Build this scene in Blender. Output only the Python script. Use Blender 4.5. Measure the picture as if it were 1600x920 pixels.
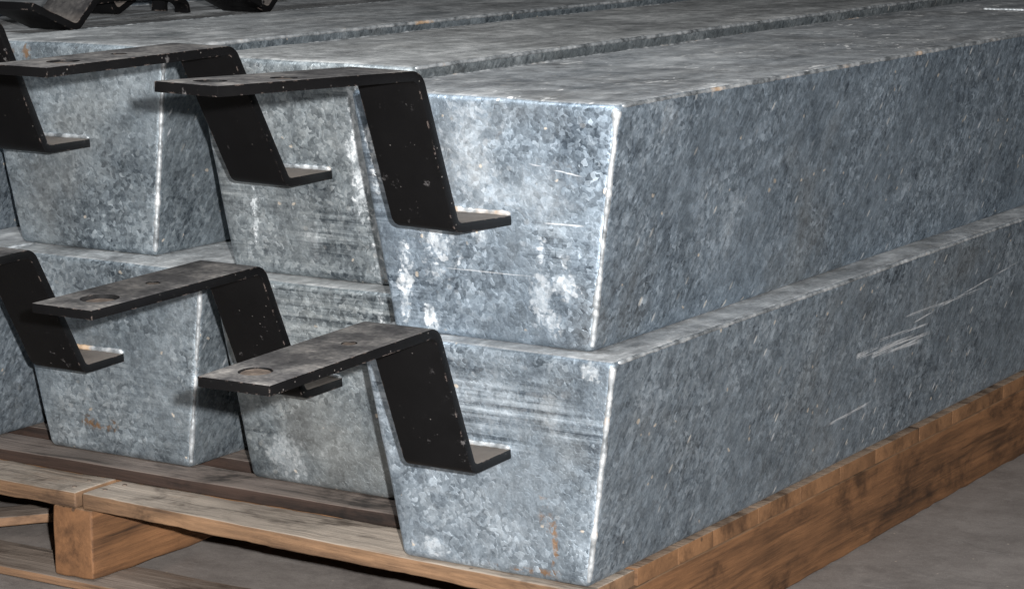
import bpy, bmesh, math, random
from mathutils import Vector, Matrix, noise

random.seed(7)
S = bpy.context.scene
for o in list(bpy.data.objects):
    bpy.data.objects.remove(o, do_unlink=True)
C = S.collection

# ------------------------------------------------------------------ camera
CAM_POS = Vector((1.72752, -2.67085, 0.95645))
CAM_YAW, CAM_PITCH, CAM_ROLL = 0.561577, -0.178105, -0.003182
cam_m = (Matrix.Rotation(CAM_YAW, 4, 'Z') @ Matrix.Rotation(math.pi / 2 + CAM_PITCH, 4, 'X')
         @ Matrix.Rotation(CAM_ROLL, 4, 'Z'))
cd = bpy.data.cameras.new('camera')
cd.sensor_fit = 'HORIZONTAL'; cd.sensor_width = 36.0
cd.lens = 3844.6 / 1600 * 36.0
cd.clip_start = 0.05; cd.clip_end = 200
cam = bpy.data.objects.new('camera', cd); C.objects.link(cam)
cam.matrix_world = Matrix.Translation(CAM_POS) @ cam_m
S.camera = cam

# ------------------------------------------------------------------ light: hall ambience, added fill lamp over the box tops, camera flash
wd = bpy.data.worlds.new('World'); S.world = wd; wd.use_nodes = True
bg = wd.node_tree.nodes['Background']
bg.inputs['Color'].default_value = (0.92, 0.96, 1.0, 1); bg.inputs['Strength'].default_value = 0.036

def lamp(name, kind, loc, energy, color):
    l = bpy.data.lights.new(name, kind); l.energy = energy; l.color = color
    o = bpy.data.objects.new(name, l); C.objects.link(o); o.location = loc
    return o
fl = lamp('camera_flash', 'POINT', CAM_POS + cam_m.to_3x3() @ Vector((0.115, 0.085, 0.0)), 1420, (1.0, 0.985, 0.97))
fl.data.shadow_soft_size = 0.02
for i, (lx, ly) in enumerate(((-0.6, -0.9),)):
    cl = lamp('top_fill_lamp', 'AREA', (lx, ly, 2.5), 50, (0.95, 0.98, 1.0))  # unseen area lamp, added to brighten the tops near their front ends
    cl.data.shape = 'RECTANGLE'; cl.data.size = 1.2; cl.data.size_y = 0.3

S.view_settings.view_transform = 'Standard'; S.view_settings.look = 'None'
S.view_settings.exposure = 0.0; S.view_settings.gamma = 1.0
S.render.engine = 'CYCLES'
S.cycles.max_bounces = 5; S.cycles.diffuse_bounces = 3; S.cycles.glossy_bounces = 3; S.cycles.transmission_bounces = 0

# ------------------------------------------------------------------ node helpers
class NT:
    def __init__(s, name):
        s.m = bpy.data.materials.new(name); s.m.use_nodes = True
        s.t = s.m.node_tree; s.n = s.t.nodes; s.n.clear()
        s.out = s.n.new('ShaderNodeOutputMaterial'); s.b = s.n.new('ShaderNodeBsdfPrincipled')
        s.t.links.new(s.b.outputs[0], s.out.inputs[0])
        tc = s.n.new('ShaderNodeTexCoord'); s.obj = tc.outputs['Object']
        oi = s.n.new('ShaderNodeObjectInfo'); s.rand = oi.outputs['Random']
        g = s.n.new('ShaderNodeNewGeometry'); s.normal = g.outputs['Normal']; s.pos = g.outputs['Position']
    def put(s, sock, v):
        if isinstance(v, bpy.types.NodeSocket): s.t.links.new(v, sock)
        elif v is not None:
            if isinstance(v, (tuple, list)) and len(v) == 3 and sock.type == 'RGBA': v = (*v, 1)
            sock.default_value = v
    def math(s, op, a, b=None, c=None, clamp=False):
        n = s.n.new('ShaderNodeMath'); n.operation = op; n.use_clamp = clamp
        s.put(n.inputs[0], a)
        if b is not None: s.put(n.inputs[1], b)
        if c is not None: s.put(n.inputs[2], c)
        return n.outputs[0]
    def vmath(s, op, a, b=None, c=None):
        n = s.n.new('ShaderNodeVectorMath'); n.operation = op
        s.put(n.inputs[0], a)
        if b is not None:
            s.put(n.inputs['Scale'] if op == 'SCALE' else n.inputs[1], b)
        if c is not None: s.put(n.inputs[2], c)
        return n.outputs['Value'] if op in ('LENGTH', 'DOT_PRODUCT', 'DISTANCE') else n.outputs['Vector']
    def noise(s, v, scale, detail=4, rough=0.55, dist=0.0, color=False):
        n = s.n.new('ShaderNodeTexNoise'); s.put(n.inputs['Vector'], v)
        n.inputs['Scale'].default_value = scale; n.inputs['Detail'].default_value = detail
        n.inputs['Roughness'].default_value = rough; n.inputs['Distortion'].default_value = dist
        return n.outputs['Color'] if color else n.outputs['Fac']
    def voro(s, v, scale, feature='F1', rnd=1.0):
        n = s.n.new('ShaderNodeTexVoronoi'); n.feature = feature; s.put(n.inputs['Vector'], v)
        n.inputs['Scale'].default_value = scale; n.inputs['Randomness'].default_value = rnd
        return n
    def ramp(s, f, stops, interp='LINEAR'):
        n = s.n.new('ShaderNodeValToRGB'); s.put(n.inputs[0], f); e = n.color_ramp.elements
        n.color_ramp.interpolation = interp
        while len(e) < len(stops): e.new(0.5)
        for i, (p, c) in enumerate(stops):
            e[i].position = p
            e[i].color = (c, c, c, 1) if not isinstance(c, (tuple, list)) else (*c, 1)
        return n.outputs['Color']
    def step(s, f, lo, hi, a=0.0, b=1.0):
        n = s.n.new('ShaderNodeMapRange'); n.interpolation_type = 'SMOOTHSTEP'; s.put(n.inputs[0], f)
        n.inputs[1].default_value = lo; n.inputs[2].default_value = hi
        n.inputs[3].default_value = a; n.inputs[4].default_value = b
        return n.outputs[0]
    def mix(s, f, a, b, mode='MIX'):
        n = s.n.new('ShaderNodeMix'); n.data_type = 'RGBA'; n.blend_type = mode
        s.put(n.inputs[0], f); s.put(n.inputs[6], a); s.put(n.inputs[7], b)
        return n.outputs[2]
    def scale(s, v, xyz):
        return s.vmath('MULTIPLY', v, xyz)
    def sep(s, v):
        n = s.n.new('ShaderNodeSeparateXYZ'); s.put(n.inputs[0], v); return n.outputs
    def comb(s, x, y, z):
        n = s.n.new('ShaderNodeCombineXYZ')
        s.put(n.inputs[0], x); s.put(n.inputs[1], y); s.put(n.inputs[2], z); return n.outputs[0]
    def bump(s, h, strength, dist, normal=None):
        n = s.n.new('ShaderNodeBump'); n.inputs['Strength'].default_value = strength
        n.inputs['Distance'].default_value = dist; s.put(n.inputs['Height'], h)
        if normal is not None: s.put(n.inputs['Normal'], normal)
        return n.outputs[0]
    def done(s, col, rough, metal=0.0, normal=None, spec=0.5):
        s.put(s.b.inputs['Base Color'], col); s.put(s.b.inputs['Roughness'], rough)
        s.put(s.b.inputs['Metallic'], metal); s.put(s.b.inputs['Specular IOR Level'], spec)
        if normal is not None: s.put(s.b.inputs['Normal'], normal)
        return s.m

def blob(t, p, spots, wob):
    """mask of individual stains: spots = [(x,y,z, rx,ry,rz)] in metres on the object, rim made ragged by noise"""
    tot = None
    for (x, y, z, rx, ry, rz, *wt_) in spots:
        d = t.vmath('LENGTH', t.vmath('DIVIDE', t.vmath('SUBTRACT', p, (x, y, z)), (rx, ry, rz)))
        m = t.step(t.math('ADD', d, wob), 1.05, 0.45, 0.0, wt_[0] if wt_ else 1.0)
        tot = m if tot is None else t.math('MAXIMUM', tot, m)
    return tot

# ------------------------------------------------------------------ materials
def galvanised(name, tone=1.0, tint=(1, 1, 1), bloom=0.0, lines=0.5, white=(), rust=(), scratch=(), topwhite=0.0, fleck=0.5):
    t = NT(name); p = t.obj
    off = t.vmath('ADD', p, t.vmath('SCALE', (17.3, 9.1, 23.7), t.rand))
    wv = t.vmath('SUBTRACT', t.noise(off, 55, 2, color=True), (0.5, 0.5, 0.5))
    q = t.vmath('ADD', off, t.vmath('SCALE', wv, 0.016))
    c1 = t.voro(q, 165); r1 = t.sep(c1.outputs['Color'])
    c2 = t.voro(t.vmath('ADD', q, (3.1, 1.7, 8.2)), 85); r2 = t.sep(c2.outputs['Color'])
    big = t.noise(off, 4.5, 5, 0.62, 0.4); mid = t.noise(off, 24, 5, 0.65); fine = t.noise(off, 260, 3, 0.6)
    N = t.sep(t.normal)
    front = t.step(t.math('ABSOLUTE', N[1]), 0.6, 0.9); side = t.step(t.math('ABSOLUTE', N[0]), 0.6, 0.9)
    var = t.noise(t.vmath('ADD', off, (8, 3, 1)), 6.5, 3, 0.55)          # where the spangle is crisp and where it is dull
    crisp = t.step(var, 0.36, 0.62, 0.25, 1.0)
    v = t.math('MULTIPLY_ADD', t.math('SUBTRACT', r1[0], 0.5), 0.25, t.math('MULTIPLY', t.math('SUBTRACT', r2[1], 0.5), 0.12))
    v = t.math('MULTIPLY', v, crisp)
    v = t.math('ADD', v, t.math('MULTIPLY_ADD', mid, 0.42, 0.27))
    v = t.math('ADD', v, t.math('MULTIPLY', t.math('SUBTRACT', big, 0.5), t.math('MULTIPLY_ADD', side, -0.70, 1.10)))
    v = t.math('ADD', v, t.math('MULTIPLY', t.math('SUBTRACT', fine, 0.5), 0.36))
    # horizontal rolling and scrape marks on the end plates
    st = t.noise(t.scale(off, (2.0, 2.0, 110)), 1.0, 5, 0.75)
    lm = t.math('MULTIPLY', t.step(t.noise(t.scale(off, (3, 3, 7)), 1.0, 2), 0.42, 0.60), front)
    v = t.math('ADD', v, t.math('MULTIPLY', t.math('MULTIPLY', t.math('SUBTRACT', st, 0.5), lm), lines))
    # slanting crystal strokes on the long sides
    P_ = t.sep(off)
    ua = t.math('MULTIPLY_ADD', P_[1], 0.55, t.math('MULTIPLY', P_[2], 0.83)); ub = t.math('MULTIPLY_ADD', P_[1], -0.83, t.math('MULTIPLY', P_[2], 0.55))
    stro = t.noise(t.comb(t.math('MULTIPLY', ua, 42), t.math('MULTIPLY', ub, 150), 0.0), 1.0, 4, 0.65, 0.6)
    v = t.math('ADD', v, t.math('MULTIPLY', t.math('MULTIPLY', t.math('SUBTRACT', stro, 0.5), side), 0.62))
    k = tone
    def col(a): return tuple(min(0.9, a[i] * k * tint[i]) for i in range(3))
    base = t.ramp(v, [(0.20, col((.085, .10, .116))), (0.42, col((.225, .25, .272))), (0.60, col((.345, .375, .40))), (0.85, col((.56, .59, .61)))])
    # crisp pale spangle flakes; crystal reflections and side glints painted as colour
    fl_ = t.math('MULTIPLY', t.step(r1[1], 0.86, 0.89), t.math('MULTIPLY', t.step(mid, 0.42, 0.55), crisp))
    glint = t.math('MULTIPLY', t.step(stro, 0.63, 0.70), t.math('MULTIPLY', side, t.step(var, 0.40, 0.60)))
    fl_ = t.math('MAXIMUM', fl_, t.math('MULTIPLY', glint, 0.8))
    base = t.mix(t.math('MULTIPLY', fl_, fleck), base, col((.60, .63, .65)))
    dk = t.math('MULTIPLY', t.step(r1[2], 0.86, 0.9), t.step(big, 0.5, 0.62))
    base = t.mix(t.math('MULTIPLY', dk, 0.3), base, col((.10, .115, .13)))
    # matt grey blotches and tan grime
    tan = t.math('MULTIPLY', t.step(t.noise(t.vmath('ADD', off, (5, 5, 5)), 3.0, 5, 0.65), 0.52, 0.72), 0.30)
    base = t.mix(tan, base, (.30, .285, .255))
    # zinc bloom: ragged white patches with a cellular inside
    wob = t.math('ADD', t.math('MULTIPLY', t.math('SUBTRACT', t.noise(off, 30, 5, 0.7), 0.5), 3.2), t.math('MULTIPLY', t.math('SUBTRACT', r1[0], 0.5), 0.7))
    bl = t.math('MULTIPLY', t.step(t.noise(t.vmath('ADD', off, (2, 9, 4)), 7.0, 6, 0.68), 0.58, 0.70), bloom)
    if white: bl = t.math('MAXIMUM', bl, blob(t, p, white, wob))
    inner = t.ramp(t.math('MULTIPLY_ADD', r1[2], 0.5, t.math('MULTIPLY', mid, 0.5)), [(0.25, (.36, .385, .40)), (0.6, (.66, .68, .69)), (0.8, (.76, .77, .77))])
    bl = t.math('MULTIPLY', bl, t.step(t.noise(off, 85, 3, 0.6), 0.30, 0.52, 0.45, 1.0))
    base = t.mix(t.math('MULTIPLY', bl, 0.66), base, inner)
    # tiny chips
    c3 = t.voro(t.vmath('ADD', q, (9, 2, 5)), 70); r3 = t.sep(c3.outputs['Color'])
    chip = t.math('MULTIPLY', t.step(c3.outputs['Distance'], 0.26, 0.16), t.step(r3[0], 0.955, 0.965))
    base = t.mix(chip, base, (.66, .60, .52))
    c4 = t.voro(t.comb(t.math('MULTIPLY', ua, 38), t.math('MULTIPLY', ub, 105), t.math('MULTIPLY', P_[0], 60)), 1.0); r4 = t.sep(c4.outputs['Color'])
    spk = t.math('MULTIPLY', t.step(c4.outputs['Distance'], 0.34, 0.20), t.step(r4[0], 0.90, 0.92))
    spk = t.math('MULTIPLY', spk, t.step(t.noise(t.vmath('ADD', off, (2, 2, 7)), 5.0, 3), 0.44, 0.58))
    spk = t.math('MULTIPLY', spk, t.math('MULTIPLY_ADD', front, -0.8, 1.0))
    base = t.mix(t.math('MULTIPLY', spk, 0.85), base, t.mix(r4[1], (.80, .76, .68), (.72, .76, .80)))
    if rust:
        rm = t.math('MULTIPLY', blob(t, p, rust, wob), t.step(t.noise(off, 60, 3), 0.45, 0.6))
        base = t.mix(t.math('MULTIPLY', rm, 0.8), base, (.34, .19, .085))
    for (a, b_, wd_) in scratch:       # straight scrapes between two points on the surface
        A = Vector(a); B = Vector(b_); D = (B - A).normalized(); L = (B - A).length
        fs = abs(D.x) > abs(D.y)
        rel = t.scale(t.vmath('SUBTRACT', p, tuple(A)), (1, 0, 1) if fs else (0, 1, 1)); s_ = t.vmath('DOT_PRODUCT', rel, tuple(D))
        perp = t.vmath('LENGTH', t.vmath('SUBTRACT', rel, t.vmath('SCALE', tuple(D), s_)))
        m = t.math('MULTIPLY', t.step(perp, wd_, wd_ * 0.4), t.math('MULTIPLY', t.step(s_, 0, 0.01), t.step(s_, L, L * 0.8)))
        m = t.math('MULTIPLY', t.math('MULTIPLY', m, front if fs else side), t.step(t.noise(t.scale(off, (9, 9, 420)), 1.0, 3, 0.6), 0.42, 0.52))
        base = t.mix(t.math('MULTIPLY', m, 0.9), base, (.82, .85, .88))
    # settled dust and scuffs on top
    up = t.step(t.sep(t.normal)[2], 0.75, 0.95)
    dn = t.math('ADD', t.math('MULTIPLY', t.noise(t.scale(off, (16, 4.5, 5)), 1.0, 6, 0.72, 0.5), 0.6), t.math('MULTIPLY', t.noise(t.scale(off, (7, 3, 3)), 1.0, 4, 0.6, 0.8), 0.4))
    dust = t.ramp(t.math('ADD', dn, t.math('MULTIPLY', t.math('SUBTRACT', mid, .5), .5)), [(0.34, (.10, .098, .095)), (0.46, (.23, .225, .22)), (0.54, (.34, .338, .332)), (0.62, (.52, .515, .505)), (0.72, (.66, .655, .64))])
    base = t.mix(t.math('MULTIPLY', up, 0.72), base, dust)
    if topwhite:
        tw = t.math('MULTIPLY', t.step(t.noise(t.scale(off, (60, 22, 22)), 1.0, 4, 0.6, 0.6), 0.60, 0.66), t.step(t.noise(off, 6, 3), 0.44, 0.58))
        base = t.mix(t.math('MULTIPLY', t.math('MULTIPLY', tw, up), topwhite), base, (.78, .78, .77))
    rough = t.math('ADD', t.math('MULTIPLY_ADD', r2[0], 0.14, 0.47), t.math('MULTIPLY', bl, 0.15))
    rough = t.math('ADD', rough, t.math('MULTIPLY', up, 0.12))
    h = t.math('ADD', t.math('MULTIPLY', r1[0], 0.55), t.math('ADD', t.math('MULTIPLY', mid, 1.4), t.math('MULTIPLY', fine, 0.5)))
    h = t.math('ADD', h, t.math('MULTIPLY', bl, 0.5))
    h = t.math('ADD', h, t.math('MULTIPLY', t.math('MULTIPLY', stro, side), 1.3))
    nrm = t.bump(h, 0.42, 0.0016)
    tilt = t.vmath('SCALE', t.vmath('SUBTRACT', c1.outputs['Color'], (.5, .5, .5)), t.math('MULTIPLY', crisp, 0.13))
    nrm = t.vmath('NORMALIZE', t.vmath('ADD', nrm, tilt))
    met = t.math('MULTIPLY', t.math('SUBTRACT', 0.85, t.math('MULTIPLY', bl, 0.45)), t.math('SUBTRACT', 1.0, t.math('MULTIPLY', up, 0.6)))
    return t.done(base, rough, met, nrm)

def bead_material(name, rusty):
    t = NT(name); off = t.vmath('ADD', t.obj, t.vmath('SCALE', (11, 7, 5), t.rand))
    n1 = t.noise(off, 45, 5, 0.6); n2 = t.noise(off, 9, 4, 0.6)
    n1 = t.math('ADD', t.math('MULTIPLY', n1, 0.7), t.math('MULTIPLY', n2, 0.3))
    base = t.ramp(n1, [(0.38, (.11, .12, .128)), (0.5, (.31, .33, .345)), (0.66, (.56, .575, .585))])
    rm = t.math('MULTIPLY', t.step(n2, 0.66 - 0.10 * rusty, 0.74 - 0.08 * rusty), t.step(n1, 0.38, 0.5))
    base = t.mix(t.math('MULTIPLY', rm, 0.85), base, (.33, .21, .11))
    return t.done(base, t.math('MULTIPLY_ADD', n1, 0.35, 0.28), t.math('SUBTRACT', 0.5, t.math('MULTIPLY', rm, 0.5)), t.bump(n1, 0.3, 0.001))

def black_paint(name):
    t = NT(name); off = t.vmath('ADD', t.obj, t.vmath('SCALE', (13, 5, 21), t.rand))
    n1 = t.noise(off, 18, 6, 0.65); n2 = t.noise(off, 130, 4, 0.6); n3 = t.noise(off, 6, 4, 0.6)
    base = t.mix(n1, (.0016, .0016, .0018), (.0042, .0041, .0044))
    nz = t.sep(t.normal)[2]
    up = t.step(nz, 0.6, 0.95)
    dust = t.ramp(t.math('MULTIPLY_ADD', n2, 0.3, t.math('MULTIPLY', n1, 0.7)), [(0.32, (.022, .0215, .022)), (0.47, (.07, .067, .067)), (0.58, (.14, .132, .126)), (0.70, (.28, .26, .24))])
    base = t.mix(t.math('MULTIPLY', up, t.step(n3, 0.22, 0.5, 0.55, 1.0)), base, dust)
    fo = t.math('MULTIPLY', t.math('MULTIPLY', up, t.step(t.sep(t.obj)[2], 0.03, 0.006)), t.step(n2, 0.3, 0.6, 0.7, 1.0))
    base = t.mix(fo, base, t.mix(n1, (.065, .055, .048), (.16, .138, .12)))
    # chalky scuffs on the edges and sides
    sc = t.math('MULTIPLY', t.step(t.noise(t.vmath('ADD', off, (3, 3, 3)), 42, 6, 0.72), 0.62, 0.72), t.step(n3, 0.5, 0.62))
    base = t.mix(t.math('MULTIPLY', sc, 0.5), base, (.22, .21, .21))
    # flecks of dust and weld spatter
    v = t.voro(off, 95); rc = t.sep(v.outputs['Color'])
    sp = t.math('MULTIPLY', t.step(v.outputs['Distance'], 0.13, 0.05), t.step(rc[0], 0.80, 0.84))
    sp = t.math('MULTIPLY', sp, t.step(n3, 0.40, 0.55))
    base = t.mix(t.math('MULTIPLY', sp, 0.28), base, (.30, .28, .26))
    base = t.mix(t.math('MULTIPLY', t.step(t.noise(t.vmath('ADD', off, (7, 1, 2)), 150, 4, 0.75, 1.0), 0.70, 0.76), t.math('MULTIPLY', t.step(n3, 0.42, 0.6), 0.5)), base, (.26, .24, .23))
    # chipped edges
    bv = t.n.new('ShaderNodeBevel'); bv.samples = 4; bv.inputs['Radius'].default_value = 0.003
    ed = t.step(t.vmath('DOT_PRODUCT', bv.outputs[0], t.normal), 0.985, 0.90)
    ch = t.math('MULTIPLY', ed, t.step(t.noise(off, 70, 4, 0.7), 0.54, 0.62))
    base = t.mix(t.math('MULTIPLY', ch, 0.6), base, t.mix(n2, (.13, .095, .08), (.25, .21, .19)))
    rough = t.math('ADD', t.math('MULTIPLY_ADD', n1, 0.2, 0.40), t.math('MULTIPLY', up, 0.25))
    return t.done(base, rough, 0.0, t.bump(t.math('ADD', n1, t.math('MULTIPLY', n2, 0.4)), 0.22, 0.001), 0.11)

def wood(name, raw, raw_dk, grey, grey_dk, weather=0.85, axis=0):
    t = NT(name); p = t.obj
    off = t.vmath('ADD', p, t.vmath('SCALE', (31, 17, 11), t.rand))
    sc = [46, 46, 46]; sc[axis] = 2.6
    lng = t.noise(t.scale(off, tuple(sc)), 1.0, 6, 0.65, 0.5)
    sc2 = [160, 160, 160]; sc2[axis] = 6
    fib = t.noise(t.scale(off, tuple(sc2)), 1.0, 4, 0.6, 0.2)
    blo = t.noise(off, 7, 5, 0.6)
    g = t.math('ADD', t.math('MULTIPLY', lng, 0.65), t.math('ADD', t.math('MULTIPLY', fib, 0.25), t.math('MULTIPLY', blo, 0.25)))
    g = t.math('ADD', g, t.math('MULTIPLY', t.math('SUBTRACT', t.noise(t.scale(t.vmath('ADD', off, (1, 6, 3)), tuple(x * 0.45 for x in sc)), 1.0, 5, 0.7, 0.8), 0.5), 0.55))
    endm = t.step(t.math('ABSOLUTE', t.sep(t.normal)[axis]), 0.6, 0.9)
    ge = t.math('MULTIPLY_ADD', t.math('SUBTRACT', t.noise(off, 19, 5, 0.65, 0.6), 0.5), 0.7, 0.60)
    g = t.math('ADD', g, t.math('MULTIPLY', t.math('SUBTRACT', ge, g), t.math('MULTIPLY', endm, 0.85)))
    rawc = t.ramp(g, [(0.38, raw_dk), (0.52, tuple(0.5 * (a + b) for a, b in zip(raw, raw_dk))), (0.66, raw), (0.85, tuple(min(1, a * 1.35) for a in raw))])
    grc = t.ramp(g, [(0.34, grey_dk), (0.55, grey), (0.8, tuple(min(1, a * 1.35) for a in grey))])
    up = t.step(t.sep(t.normal)[2], 0.5, 0.9)
    w = t.math('MULTIPLY', up, t.step(t.math('ADD', blo, t.math('MULTIPLY', t.math('SUBTRACT', fib, .5), .6)), 0.22, 0.5, weather * 0.5, weather))
    base = t.mix(w, rawc, grc)
    # dark nail stains and splits
    sp = t.math('MULTIPLY', t.step(t.noise(t.scale(off, tuple(x * 0.8 for x in sc)), 1.0, 3, 0.5), 0.66, 0.72), t.math('MULTIPLY_ADD', endm, -0.45, 0.6))
    base = t.mix(sp, base, tuple(a * 0.35 for a in raw_dk))
    v = t.voro(off, 26); rc = t.sep(v.outputs['Color'])
    dot = t.math('MULTIPLY', t.step(v.outputs['Distance'], 0.12, 0.05), t.step(rc[0], 0.72, 0.75))
    base = t.mix(t.math('MULTIPLY', dot, 0.7), base, (.03, .022, .016))
    base = t.mix(t.math('MULTIPLY', t.math('SUBTRACT', t.rand, 0.5), 0.35), base, tuple(a * 0.6 for a in raw))
    dirt = t.step(t.noise(t.scale(t.vmath('ADD', off, (4, 2, 9)), tuple(max(5, x * 0.2) for x in sc)), 1.0, 5, 0.7, 0.25), 0.50, 0.68)
    base = t.mix(t.math('MULTIPLY', dirt, 0.8), base, tuple(a * 0.7 for a in raw_dk))
    h = t.math('MULTIPLY', t.math('ADD', lng, t.math('MULTIPLY', fib, 0.7)), t.math('MULTIPLY_ADD', endm, -0.7, 1.0))
    return t.done(base, 0.75, 0.0, t.bump(h, 0.8, 0.0028), 0.25)

def concrete():
    t = NT('concrete_floor'); off = t.pos
    a = t.noise(off, 1.4, 6, 0.62); b_ = t.noise(off, 13, 6, 0.65, 0.3); c = t.noise(off, 120, 4, 0.6)
    st = t.noise(t.scale(off, (3, 12, 3)), 1.0, 5, 0.6)
    f = t.math('ADD', t.math('MULTIPLY', a, 0.35), t.math('ADD', t.math('MULTIPLY', b_, 0.35), t.math('ADD', t.math('MULTIPLY', c, 0.18), t.math('MULTIPLY', st, 0.2))))
    base = t.ramp(f, [(0.36, (.085, .073, .066)), (0.52, (.165, .146, .134)), (0.66, (.23, .207, .19)), (0.8, (.30, .275, .255))])
    stn = t.step(t.noise(t.vmath('ADD', off, (4, 4, 0)), 3.2, 6, 0.7, 0.6), 0.50, 0.64)
    base = t.mix(t.math('MULTIPLY', stn, 0.55), base, (.07, .062, .058))
    scf = t.math('MULTIPLY', t.step(t.noise(t.scale(off, (5, 46, 5)), 1.0, 5, 0.7, 0.4), 0.60, 0.72), 0.5)
    base = t.mix(scf, base, (.33, .31, .295))
    gr = t.noise(off, 420, 3, 0.7); base = t.mix(t.step(gr, 0.56, 0.66, 0.0, 0.5), base, (.10, .09, .085)); base = t.mix(t.step(gr, 0.42, 0.34, 0.0, 0.4), base, (.38, .355, .335))
    v = t.voro(off, 60); rc = t.sep(v.outputs['Color'])
    g = t.math('MULTIPLY', t.step(v.outputs['Distance'], 0.14, 0.06), t.step(rc[0], 0.90, 0.92))
    base = t.mix(g, base, (.40, .34, .28))
    return t.done(base, t.math('MULTIPLY_ADD', b_, 0.25, 0.55), 0.0, t.bump(t.math('ADD', b_, t.math('MULTIPLY', c, .5)), 0.3, 0.002), 0.4)

def rusty(name):
    t = NT(name); n1 = t.noise(t.obj, 60, 5, 0.7)
    base = t.ramp(n1, [(0.3, (.035, .027, .023)), (0.5, (.09, .068, .054)), (0.7, (.16, .125, .10))])
    return t.done(base, 0.8, 0.1, t.bump(n1, 0.5, 0.001), 0.3)

M = {}
M['paint'] = black_paint('black_paint'); M['bead'] = bead_material('zinc_weld', 0.25); M['bead_rusty'] = bead_material('zinc_weld_rusty', 1.0)
M['plug'] = rusty('rusted_plug'); M['floor'] = concrete()
M['inner'] = wood('inner_deck_wood', (.175, .09, .043), (.05, .026, .014), (.23, .185, .145), (.08, .058, .042), 0.7)
M['dark'] = wood('dark_plank_wood', (.034, .0205, .0155), (.0055, .0048, .0046), (.145, .118, .102), (.028, .022, .019), 0.88)
M['deck'] = wood('deck_wood', (.185, .108, .06), (.03, .018, .012), (.25, .215, .18), (.05, .038, .029), 0.92)
M['string'] = wood('stringer_wood', (.155, .075, .034), (.03, .016, .009), (.16, .11, .07), (.06, .04, .025), 0.5, axis=1)
M['bottom'] = wood('bottom_board_wood', (.20, .115, .065), (.05, .03, .02), (.17, .145, .125), (.06, .048, .04), 0.9)

# ------------------------------------------------------------------ mesh helpers
def link(name, me, mat, parent=None, smooth=True):
    me.name = name
    o = bpy.data.objects.new(name, me); C.objects.link(o)
    if not me.materials: me.materials.append(mat)
    if smooth:
        for f in me.polygons: f.use_smooth = True
    if parent is not None: o.parent = parent
    return o

def tag(o, label, cat, group=None):
    o['label'] = label; o['category'] = cat
    if group: o['group'] = group
    return o

def empty(name, loc, rz=0.0):
    o = bpy.data.objects.new(name, None); C.objects.link(o)
    o.location = loc; o.rotation_euler = (0, 0, rz); o.empty_display_size = 0.05
    return o

def frange(a, b, n): return [a + (b - a) * i / n for i in range(n + 1)]

def axis_samples(a, b, r, n):
    e = [0.0, 0.18, 0.42, 0.7, 1.0]
    return [a + r * k for k in e] + frange(a + r, b - r, n)[1:-1] + [b - r * k for k in reversed(e)]

def rounded_block(dim, r, n, warp):
    """closed rounded box as a grid; warp(p, normal) -> final point"""
    (x0, x1), (y0, y1), (z0, z1) = dim
    A = [axis_samples(x0, x1, r, n[0]), axis_samples(y0, y1, r, n[1]), axis_samples(z0, z1, r, n[2])]
    lim = [(x0, x1), (y0, y1), (z0, z1)]
    idx, verts, faces = {}, [], []
    def vert(i, j, k):
        key = (i, j, k)
        if key not in idx:
            p = Vector((A[0][i], A[1][j], A[2][k]))
            c = Vector([min(max(p[a], lim[a][0] + r), lim[a][1] - r) for a in range(3)])
            d = p - c
            nn = d.normalized() if d.length > 1e-9 else Vector((0, 0, 1))
            idx[key] = len(verts); verts.append(warp(c + nn * r, nn))
        return idx[key]
    I, J, K = (len(A[0]) - 1, len(A[1]) - 1, len(A[2]) - 1)
    for i in range(I):
        for j in range(J):
            faces.append((vert(i, j, 0), vert(i, j + 1, 0), vert(i + 1, j + 1, 0), vert(i + 1, j, 0)))
            faces.append((vert(i, j, K), vert(i + 1, j, K), vert(i + 1, j + 1, K), vert(i, j + 1, K)))
    for i in range(I):
        for k in range(K):
            faces.append((vert(i, 0, k), vert(i + 1, 0, k), vert(i + 1, 0, k + 1), vert(i, 0, k + 1)))
            faces.append((vert(i, J, k), vert(i, J, k + 1), vert(i + 1, J, k + 1), vert(i + 1, J, k)))
    for j in range(J):
        for k in range(K):
            faces.append((vert(0, j, k), vert(0, j, k + 1), vert(0, j + 1, k + 1), vert(0, j + 1, k)))
            faces.append((vert(I, j, k), vert(I, j + 1, k), vert(I, j + 1, k + 1), vert(I, j, k + 1)))
    me = bpy.data.meshes.new('block'); me.from_pydata([tuple(v) for v in verts], [], faces); me.update()
    return me

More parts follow.
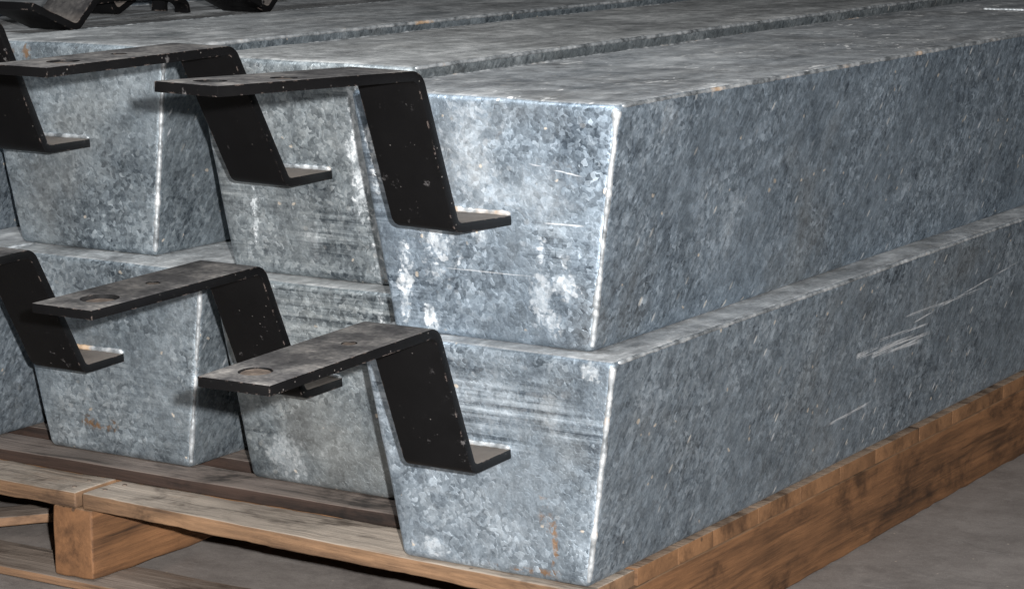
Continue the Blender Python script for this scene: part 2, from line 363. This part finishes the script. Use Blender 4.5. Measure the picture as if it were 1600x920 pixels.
def bead(path, rad, seed, pitch=0.0042, amp=0.35, blob_start=1.0):
    """a weld bead: a tube along a path with scalloped ripples"""
    rnd = random.Random(seed)
    pts = [Vector(p) for p in path]; seg = [(pts[i + 1] - pts[i]).length for i in range(len(pts) - 1)]
    L = sum(seg); n = max(6, int(L / pitch * 4)); K = 8
    verts, faces = [], []
    T = (pts[-1] - pts[0]).normalized()
    U = T.orthogonal().normalized(); V = T.cross(U)
    for i in range(n + 1):
        s = L * i / n; a = s; q = 0
        while q < len(seg) - 1 and a > seg[q]: a -= seg[q]; q += 1
        P = pts[q].lerp(pts[q + 1], min(1, a / seg[q]))
        rr = rad * (1 + amp * ((i % 4) / 3 - 0.5) * (0.6 + 0.8 * noise.noise(Vector((s * 40, seed * 1.7, 2))))) * (1.0 + 0.30 * noise.noise(Vector((s * 22, seed * 3.1, 0))) + 0.28 * noise.noise(Vector((s * 65, seed * 1.3, 4))))
        if i == 0 or i == n: rr *= 0.3
        if s < 0.03: rr *= 1 + (blob_start - 1) * (1 - s / 0.03)
        off = (U * noise.noise(Vector((s * 30, seed, 5))) + V * noise.noise(Vector((s * 30, seed, 9)))) * rad * 0.14
        for k in range(K):
            th = 2 * math.pi * k / K
            verts.append(P + off + (U * math.cos(th) + V * math.sin(th)) * rr)
    for i in range(n):
        for k in range(K):
            a = i * K + k; b_ = i * K + (k + 1) % K
            faces.append((a, b_, b_ + K, a + K))
    faces.append(tuple(range(K))[::-1]); faces.append(tuple(range(n * K, n * K + K)))
    me = bpy.data.meshes.new('bead'); me.from_pydata([tuple(v) for v in verts], [], faces); me.update()
    return me

def board(name, dim, mat, parent, seed, r=0.003, n=(24, 4, 2), rough=0.0012, loc=(0, 0, 0), rz=0.0):
    def w(p, nn):
        q = p * 1.0 + Vector((seed * 7.7, seed * 3.3, 0))
        d = noise.noise(q * 9) * rough + noise.noise(q * 38) * rough * 0.8 + noise.noise(q * 110) * rough * 0.4
        return p + nn * d
    o = link(name, rounded_block(dim, r, n, w), mat, parent)
    o.location = loc; o.rotation_euler = (0, 0, rz)
    return o

# ------------------------------------------------------------------ setting: floor
bm = bmesh.new(); bmesh.ops.create_grid(bm, x_segments=2, y_segments=2, size=30)
me = bpy.data.meshes.new('floor'); bm.to_mesh(me); bm.free()
floor = link('floor', me, M['floor'], None, False); floor.location = (0, 5, -0.155); floor['kind'] = 'structure'

# ------------------------------------------------------------------ the steel boxes
WT, WB, HH, FT, LEN = 0.40, 0.29323, 0.32115, 0.02532, 2.60
BR_H, BR_LX, BR_P, BR_W, BR_T, BR_SL = 0.1976, 0.0886, 0.352, 0.1039, 0.0131, -0.0024

def bracket_mesh(f, dl, seed, holes):
    """Z-bent flat bar. local: origin on the face at the top of the foot, -y outwards, z up"""
    t = BR_T; lx = BR_LX + dl
    # centre line in (a = outwards, z)
    u = Vector((lx, BR_H)).normalized(); nr = Vector((u.y, -u.x))
    pl = Vector((math.cos(BR_SL), math.sin(BR_SL))); npl = Vector((pl.y, -pl.x))
    fi = Vector((f, 0)); tb = fi + Vector((lx, BR_H))
    def isect(p, d, q, e):
        den = d.x * e.y - d.y * e.x
        s = ((q.x - p.x) * e.y - (q.y - p.y) * e.x) / den
        return p + d * s
    foot0 = Vector((-0.02, -t / 2)); c1 = isect(foot0, Vector((1, 0)), fi + nr * t / 2, u)
    c2 = isect(tb + npl * t / 2, pl, fi + nr * t / 2, u); end = tb + pl * BR_P + npl * t / 2
    def fillet(p0, p1, p2, R, n=9):
        d0 = (p0 - p1).normalized(); d1 = (p2 - p1).normalized()
        ang = d0.angle(d1); L = R / math.tan(ang / 2)
        a = p1 + d0 * L; b = p1 + d1 * L; cen = p1 + (d0 + d1).normalized() * (R / math.sin(ang / 2))
        a0 = math.atan2(a.y - cen.y, a.x - cen.x); a1 = math.atan2(b.y - cen.y, b.x - cen.x)
        da = (a1 - a0 + math.pi) % (2 * math.pi) - math.pi
        return [cen + Vector((math.cos(a0 + da * i / n), math.sin(a0 + da * i / n))) * R for i in range(n + 1)]
    line = [foot0] + fillet(foot0, c1, c2, 0.0155) + fillet(c1, c2, end, 0.0215) + [end]
    L_, R_ = [], []
    for i, p in enumerate(line):
        d = (line[min(i + 1, len(line) - 1)] - line[max(i - 1, 0)]).normalized()
        nn = Vector((-d.y, d.x)); L_.append(p + nn * t / 2); R_.append(p - nn * t / 2)
    prof = L_ + R_[::-1]; N = len(prof); h = BR_W / 2
    bm = bmesh.new()
    va = [bm.verts.new((-h, -p.x, p.y)) for p in prof]; vb = [bm.verts.new((h, -p.x, p.y)) for p in prof]
    m = len(line)
    for i in range(m - 1):      # side walls as quads so they stay planar
        bm.faces.new((va[i], va[i + 1], va[N - 2 - i], va[N - 1 - i]))
        bm.faces.new((vb[i], vb[N - 1 - i], vb[N - 2 - i], vb[i + 1]))
    for i in range(N):
        j = (i + 1) % N
        bm.faces.new((va[i], vb[i], vb[j], va[j]))
    bmesh.ops.recalc_face_normals(bm, faces=bm.faces)
    ed = [e for e in bm.edges if e.calc_face_angle(0) > 0.8]
    bmesh.ops.bevel(bm, geom=ed, offset=0.0016, segments=2, profile=0.6, affect='EDGES')
    me = bpy.data.meshes.new('bracket'); bm.to_mesh(me); bm.free()
    ob = bpy.data.objects.new('tmp', me); C.objects.link(ob)
    cutters = []
    for (fe, ac, r, dp) in holes:
        P = tb + pl * (BR_P - fe)
        cb = bmesh.new(); bmesh.ops.create_cone(cb, cap_ends=True, segments=32, radius1=r * 0.78, radius2=r * 1.12, depth=0.010)
        cm = bpy.data.meshes.new('cut'); cb.to_mesh(cm); cb.free()
        co = bpy.data.objects.new('cut', cm); C.objects.link(co); co.location = (ac, -P.x, P.y + 0.005 - dp)
        md = ob.modifiers.new('b', 'BOOLEAN'); md.operation = 'DIFFERENCE'; md.object = co; md.solver = 'EXACT'
        cutters.append(co)
    bpy.context.view_layer.update()
    dg = bpy.context.evaluated_depsgraph_get()
    res = bpy.data.meshes.new_from_object(ob.evaluated_get(dg))
    for o in cutters + [ob]: bpy.data.objects.remove(o, do_unlink=True)
    spots = [(ac, -(tb + pl * (BR_P - fe)).x, (tb + pl * (BR_P - fe)).y - dp, r * 0.84) for fe, ac, r, dp in holes]
    return res, spots

def auto_smooth(me, ang=0.6):
    bm = bmesh.new(); bm.from_mesh(me)
    for e in bm.edges: e.smooth = e.calc_face_angle(0) < ang
    for f in bm.faces: f.smooth = True
    bm.to_mesh(me); bm.free()

def make_bracket(parent, name, q, seed, holes):
    xc, zf, f, tilt, yaw, dl, hgt = q
    me, spots = bracket_mesh(f, dl, seed, holes)
    auto_smooth(me)
    o = link(name, me, M['paint'], parent, False)
    o.location = (xc, FT * (1 - zf / hgt) if parent else 0, zf)
    o.rotation_euler = (-tilt, 0, yaw)
    o.rotation_mode = 'XYZ'
    for i, (x, y, z, r) in enumerate(spots):
        cb = bmesh.new(); bmesh.ops.create_cone(cb, cap_ends=True, segments=24, radius1=r, radius2=r * 0.86, depth=0.003)
        for v in cb.verts: v.co.z += noise.noise(v.co * 90 + Vector((seed, i, 0))) * 0.0008
        pm = bpy.data.meshes.new('plug'); cb.to_mesh(pm); cb.free()
        po = link('bolt_plug', pm, M['plug'], o, False); po.location = (x, y, z - 0.0002)
    return o

def steel_box(label, pos, rz, dW, dH, br, mat, seed, holes=((0.066, 0.004, 0.026, .006), (0.176, 0.0, 0.015, .003)), group='galvanised boxes stacked on the pallet', length=LEN):
    e = empty('galvanised_box', pos, rz); tag(e, label, 'steel box', group)
    H = HH + dH; wt = (WT + dW) / 2; wb = (WB + dW) / 2
    def taper(p):
        v = p.z / H
        return Vector((p.x * (wb + (wt - wb) * v) / wt, p.y + FT * (1 - v) * max(0, 1 - p.y / 0.3), p.z))
    sd = Vector((seed * 5.3, seed * 2.9, seed * 1.1))
    def w(p, nn):
        q = taper(p)
        fl_ = min(1.0, q.z / 0.02)         # the bottom stays flat: it rests on something
        d = noise.noise(q * 5 + sd) * 0.0022 + noise.noise(q * 19 + sd) * 0.0009 + noise.noise(q * 70 + sd) * 0.00045
        return q + nn * d * fl_
    link('body', rounded_block(((-wt, wt), (0, length), (0, H)), 0.0115, (14, 90, 13), w), mat, e)
    r0 = 0.0044
    for s in (1,):                          # weld bead up the right front corner
        path = [taper(Vector((s * (wt - 0.0052), 0.0050, z))) for z in frange(H - 0.007, 0.007, 10)]
        link('weld_bead', bead(path, r0, seed + s, pitch=0.0115, amp=0.24, blob_start=1.35), M['bead'], e)
    for s in (-1, 1):                       # seam along the long top edges
        fat = False
        path = [Vector((s * (wt - (0.0032 if fat else 0.0028)), y, H - (0.0085 if fat else 0.0030))) for y in frange(0.012, length - 0.01, 40)]
        link('top_seam', bead(path, 0.0052 if fat else 0.0030, seed + 3 * s, pitch=0.018, amp=0.05 if fat else 0.4), M['bead_rusty'] if seed == 2 else M['bead'], e)
    # cross seam in the lid
    if seed == 2:
        link('lid_seam', bead([Vector((x, 2.0 + 0.12 * x, H + 0.0005)) for x in frange(-.09, wt - .01, 6)], 0.0032, seed + 9, pitch=0.008), M['bead'], e)
    if br:
        b = make_bracket(e, 'bracket', (*br, H), seed, holes)
        xc, zf, yaw = br[0], br[1], br[4]
        yF = FT * (1 - zf / H)
        pth = [Vector((xc + x, yF - 0.002 + 0.0015 * math.sin(x * 60), zf + 0.002)) for x in frange(-BR_W / 2, BR_W / 2, 8)]
        link('foot_weld', bead(pth, 0.0042, seed + 21, amp=0.5, pitch=0.016), M['bead_rusty'], e)
    return e

FR = 'FRONT'
gA1 = galvanised('galvanised_a', 1.0, (0.90, 1.0, 1.10), 0.25, 2.3,
    white=[(-0.015, 0, 0.245, .045, .05, .09, .38), (-0.17, 0, 0.25, .012, .05, .05), (-0.075, 0, 0.12, .032, .04, .034, .8), (0.082, 0.01, 0.072, .020, .04, .045, .55), (0.118, 0.01, 0.088, .020, .04, .028, .7), (0.10, .02, .035, .012, .04, .02, .6), (-0.01, 0, 0.145, .02, .04, .014, .6),
           (-0.135, 0.01, 0.065, .014, .04, .055), (-0.095, 0.02, 0.02, .014, .04, .022), (0.085, 0, 0.125, .008, .03, .022), (0.02, 0, 0.20, .03, .03, .02, .3), (0.10, 0, 0.21, .05, .03, .04, .22)],
    scratch=[((0.07, 0, 0.245), (0.155, 0, 0.232), .0012), ((0.09, 0, 0.168), (0.155, 0, 0.168), .0016), ((-0.08, .02, 0.095), (0.08, .02, 0.095), .0012)], topwhite=1.0, fleck=0.65)
gA2 = galvanised('galvanised_b', 0.95, (0.985, 1.01, 1.0), 0.3, 1.9, white=[(0.10, 0, 0.2, .02, .04, .12), (0.13, 0, 0.09, .02, .04, .09), (-0.1, 0, 0.08, .006, .04, .05)],
    rust=[(0.15, .02, 0.02, .02, .05, .03)])
gA3 = galvanised('galvanised_c', 0.97, (0.95, 1.01, 1.04), 0.25, 0.4, rust=[(-.13, 0, .30, .012, .03, .02), (-.09, 0, .30, .01, .03, .02), (0.02, 0, .30, .008, .03, .018)])
gB1 = galvanised('galvanised_d', 1.0, (0.925, 1.0, 1.07), 0.12, 2.2,
    rust=[(0.085, 0.02, 0.10, .012, .04, .03), (0.10, 0.02, 0.05, .006, .04, .04), (0.05, .02, .012, .05, .03, .006)],
    white=[(-0.09, .02, 0.02, .03, .04, .014, .6), (0.165, 0, 0.30, .014, .02, .02, .6), (0.0, 0, 0.24, .15, .05, .045, .25)],
    scratch=[((0, 0.80, 0.178), (0, 1.12, 0.166), .0065), ((0, 0.88, 0.190), (0, 1.10, 0.184), .003), ((0, 0.98, 0.213), (0, 1.34, 0.208), .0028),
             ((0, 0.74, 0.080), (0, 0.90, 0.086), .003), ((0, 0.86, 0.172), (0, 1.08, 0.160), .010), ((0, 1.02, 0.196), (0, 1.5, 0.235), .0018)])
gB2 = galvanised('galvanised_e', 0.92, (0.98, 1.01, 1.0), 0.35, 1.7, white=[(0.12, 0, .16, .012, .04, .12), (-0.07, .02, .04, .04, .04, .035, .45)])
gB3 = galvanised('galvanised_f', 0.97, (0.955, 1.01, 1.04), 0.15, 0.6, rust=[(-.02, .02, .05, .06, .04, .012)])
gX = galvanised('galvanised_g', 0.9, (0.93, 1.0, 1.06), 0.2, 0.6)

B1 = steel_box('galvanised box at the front right of the bottom layer, long side above the bare floor', (0, 0, 0), 0.0026, 0.0048, -0.0065,
               (-0.0142, 0.1782, 0.0876, -0.0244, 0.0110, -0.0089), gB1, 1, holes=((0.050, -0.006, 0.024, .0024), (0.222, 0.006, 0.012, .0021)))
A1 = steel_box('galvanised box nearest the camera in the top layer, with white zinc patches on its front', (-0.0079, 0.0083, 0.3147), 0.0002, 0.0199, 0.0076,
               (-0.0105, 0.1742, 0.0991, 0.0226, -0.1170, -0.0146), gA1, 2, holes=((0.045, -0.006, 0.022, .004), (0.140, 0.020, 0.019, .003)))
B2 = steel_box('galvanised box in the bottom layer, second from the right, half hidden by the crossing brackets', (-0.4055, 0.1734, 0.0200), 0.0002, -0.0104, -0.0075,
               (-0.0101, 0.1774, 0.0845, -0.0247, -0.0152, -0.0031), gB2, 3, holes=((0.066, 0.006, 0.027, .0055), (0.178, 0.0, 0.012, .0024)))
A2 = steel_box('galvanised box in the top layer, second from the right, set back behind its neighbours', (-0.4383, 0.1910, 0.3340), 0.0009, 0.0004, 0.0028,
               (-0.0047, 0.1658, 0.0883, -0.0139, -0.0693, 0.0175), gA2, 4, holes=((0.070, 0.009, 0.024, .004), (0.18, 0.0, 0.013, .0024)))
B3 = steel_box('galvanised box in the bottom layer, third from the right, standing on the dark plank', (-0.8060, 0.1659, 0.0200), 0.0018, -0.0039, -0.0031,
               (-0.0307 + .008, 0.1713, 0.0838, -0.0341, -0.0131, 0.0104), gB3, 5)
A3 = steel_box('galvanised box in the top layer, third from the right, bright weld down its corner', (-0.8912, 0.2017, 0.3384), -0.0048, -0.0115, 0.0067,
               (-0.0242, 0.1787, 0.0874, -0.0096, -0.0380, -0.0012), gA3, 6)
B4 = steel_box('leftmost galvanised box of the bottom layer, only a sliver of its side in view', (-1.2110, 0.10, 0.0200), 0.0, -0.002, -0.002,
               (-0.02, 0.174, 0.085, -0.02, 0.0, 0.0), gX, 7)
A4 = steel_box('leftmost galvanised box of the top layer, black brackets lying on its lid', (-1.2930, 0.17, 0.3390), 0.0, 0.0, 0.0,
               (-0.02, 0.174, 0.085, -0.02, 0.0, 0.0), gX, 8)

B5 = steel_box('galvanised box of the bottom layer hidden behind all others at the far left', (-1.6180, 0.12, 0.0200), 0.0, -0.002, -0.002,
               (-0.02, 0.174, 0.085, -0.02, 0.0, 0.0), gX, 9)
A5 = steel_box('galvanised box lid showing at the extreme top left corner of the picture', (-1.7010, 0.22, 0.3390), 0.0, 0.0, 0.012,
               (-0.02, 0.174, 0.085, -0.02, 0.0, 0.0), gX, 10)

# ------------------------------------------------------------------ pallet
pal = empty('wooden_pallet', (0, 0, -0.155)); tag(pal, 'weathered wooden pallet carrying the stacked galvanised boxes', 'pallet')
PZ = 0.155
D = -0.0245
def deck(x0, x1, y0, y1, seed, rz=0.0, dz=0.0, mat='deck', th=-D):
    w_ = x1 - x0
    return board('deck_board', ((0, w_), (0, y1 - y0), (-th, 0)), M[mat], pal, seed, n=(max(8, int(w_ / .012)), 7, 3), loc=(x0, y0, PZ - 0.0015 + dz), rz=rz, rough=0.0016 if y0 < 0.14 else 0.0003, r=0.003 if y0 < 0.14 else 0.0006)
deck(-1.90, -0.7710, 0.0490, 0.1445, 11, 0.0)
fb_ = deck(-0.7590, 0.1548, 0.0520, 0.1445, 12)
for v in fb_.data.vertices:             # the front edge is cut askew
    v.co.y -= 0.045 * v.co.x * max(0.0, 1 - v.co.y / 0.0925)
bmn = bmesh.new(); bmesh.ops.create_cone(bmn, cap_ends=True, segments=10, radius1=0.0042, radius2=0.0036, depth=0.003)
nail_me = bpy.data.meshes.new('nail'); bmn.to_mesh(nail_me); bmn.free(); nail_me.materials.append(M['plug'])
for nx, ny in ((-0.795, 0.075), (-0.800, 0.115), (-0.742, 0.085), (-0.735, 0.122)):
    nl = bpy.data.objects.new('nail_head', nail_me); C.objects.link(nl); nl.parent = pal; nl.location = (nx, ny, PZ - 0.0012)
ys = [0.146, 0.262, 0.368, 0.512, 0.655, 0.800, 0.938, 1.118, 1.264, 1.504, 1.650, 1.80, 1.93, 2.06, 2.2, 2.34, 2.48, 2.62]
for i in range(len(ys) - 1):
    deck(-1.90, 0.1552, ys[i] + 0.0002, ys[i + 1] - 0.0002, 20 + i, mat='inner')
def stringer(x0, x1, z0, y0, seed):
    board('stringer', ((0, x1 - x0), (0, 2.60 - y0), (0, PZ - 0.0285 - z0)), M['string'], pal, seed, n=(4, 90, 5), loc=(x0, y0, z0), rough=0.0022, r=0.004)
stringer(-0.822, -0.745, 0.0165, 0.055, 41)
stringer(0.110, 0.1545, 0.0015, 0.030, 42)
stringer(-1.890, -1.840, 0.0165, 0.055, 43)
for i, (a, b_) in enumerate(((0.046, 0.156), (0.95, 1.06), (2.48, 2.59))):
    board('bottom_board', ((0, 2.005), (0, b_ - a), (0, 0.0145)), M['bottom'], pal, 50 + i, n=(40, 5, 2), loc=(-1.90, a, 0.0008), rough=0.0015)

# ------------------------------------------------------------------ loose planks between pallet and boxes
G = 'loose planks under the boxes'
def plank(label, x0, x1, y0, y1, seed, rz=0.0, z=0.0, th=0.0196, mat='dark'):
    o = board('plank', ((0, x1 - x0), (0, y1 - y0), (0, th)), M[mat], None, seed, n=(50, 5, 2), loc=(x0, y0, z), rz=rz, rough=0.0014)
    return tag(o, label, 'plank', G)
plank('dark brown plank lying along the front under the boxes', -1.90, -0.166, 0.137, 0.222, 61, 0.0)
plank('dark plank behind the front one, glimpsed between the bottom boxes', -1.90, -0.160, 0.275, 0.372, 62, 0.0)
plank('dark plank under the far ends of the bottom boxes', -1.90, -0.160, 1.70, 1.80, 63, 0.0)
o = board('plank', ((0, 0.46), (0, 0.07), (0, 0.016)), M['bottom'], None, 64, n=(16, 4, 2), loc=(-1.22, 0.02, -0.155 + 0.0175), rz=0.92, rough=0.0014)
tag(o, 'pale scrap plank lying askew beneath the pallet, left of the stringer', 'plank', G)

# ------------------------------------------------------------------ loose brackets on the lid at the back
TOPZ = 0.3390 + HH + 0.0025
def loose(label, loc, rot, seed):
    me, spots = bracket_mesh(0.085, 0.0, seed, ((0.066, 0.004, 0.026, .005),)); auto_smooth(me)
    o = link('loose_bracket', me, M['paint'], None, False)
    R = (Matrix.Rotation(rot[2], 4, 'Z') @ Matrix.Rotation(rot[1], 4, 'Y') @ Matrix.Rotation(rot[0], 4, 'X'))
    lo = min((R @ v.co).z for v in me.vertices)
    o.matrix_world = Matrix.Translation((loc[0], loc[1], loc[2] - lo)) @ R
    return tag(o, label, 'bracket', 'loose black brackets on the far box lid')
r_ = math.radians
loose('loose black bracket at the top left edge of the picture, sloping bar', (-1.375, 0.88, TOPZ), (r_(22), 0, r_(5)), 71)
loose('loose black bracket propped like a tent just behind the left top box', (-1.150, 0.37, TOPZ), (r_(22.5), 0, r_(177)), 72)
loose('rightmost propped black bracket of the pile on the far lid', (-1.155, 0.90, TOPZ), (r_(22.5), 0, r_(178)), 74)
loose('added black bracket lying flat, stands in for the dark gap behind the tent shaped ones', (-1.165, 2.00, TOPZ), (r_(180), 0, r_(180)), 75)  # bracket added here, its black stands in for the shadowed gap

def arched_bar(label, x, y0, y1, h, w, rz, seed):
    n = 26; bm = bmesh.new(); rows = []
    for i in range(n + 1):
        a = math.pi * i / n
        c = math.copysign(abs(math.cos(a)) ** 0.7, math.cos(a)); z = max(0.0, math.sin(a)) ** 0.6 * h
        y = -c * (y1 - y0) / 2; t = 0.0045
        ny = y / ((y1 - y0) / 2) ** 2; nz = (z + 1e-4) / h ** 2; L = math.hypot(ny, nz); ny /= L; nz /= L
        rows.append([bm.verts.new((sx * w / 2, y + so * t * ny, z + so * t * nz)) for sx, so in ((-1, 1), (1, 1), (1, -1), (-1, -1))])
    for i in range(n):
        for k in range(4):
            bm.faces.new((rows[i][k], rows[i][(k + 1) % 4], rows[i + 1][(k + 1) % 4], rows[i + 1][k]))
    bm.faces.new(rows[0]); bm.faces.new(rows[-1][::-1])
    bmesh.ops.recalc_face_normals(bm, faces=bm.faces)
    me = bpy.data.meshes.new('arched_bar'); bm.to_mesh(me); bm.free(); auto_smooth(me, 0.5)
    o = link('arched_bar', me, M['paint'], None, False)
    lo = min(v.co.z for v in me.vertices)
    o.location = (x, (y0 + y1) / 2, TOPZ - lo); o.rotation_euler = (0, 0, rz)
    return tag(o, label, 'bar', 'thin arched black bars on the far lid')
arched_bar('thin arched black bar nearest in the pile behind the left top box', -1.232, 0.52, 0.90, 0.036, 0.030, 0.05, 81)
arched_bar('thin arched black bar in the middle of the three on the far lid', -1.275, 0.66, 1.08, 0.044, 0.026, -0.04, 82)
arched_bar('thin arched black bar furthest right of the three on the far lid', -1.318, 0.92, 1.30, 0.050, 0.032, 0.02, 83)
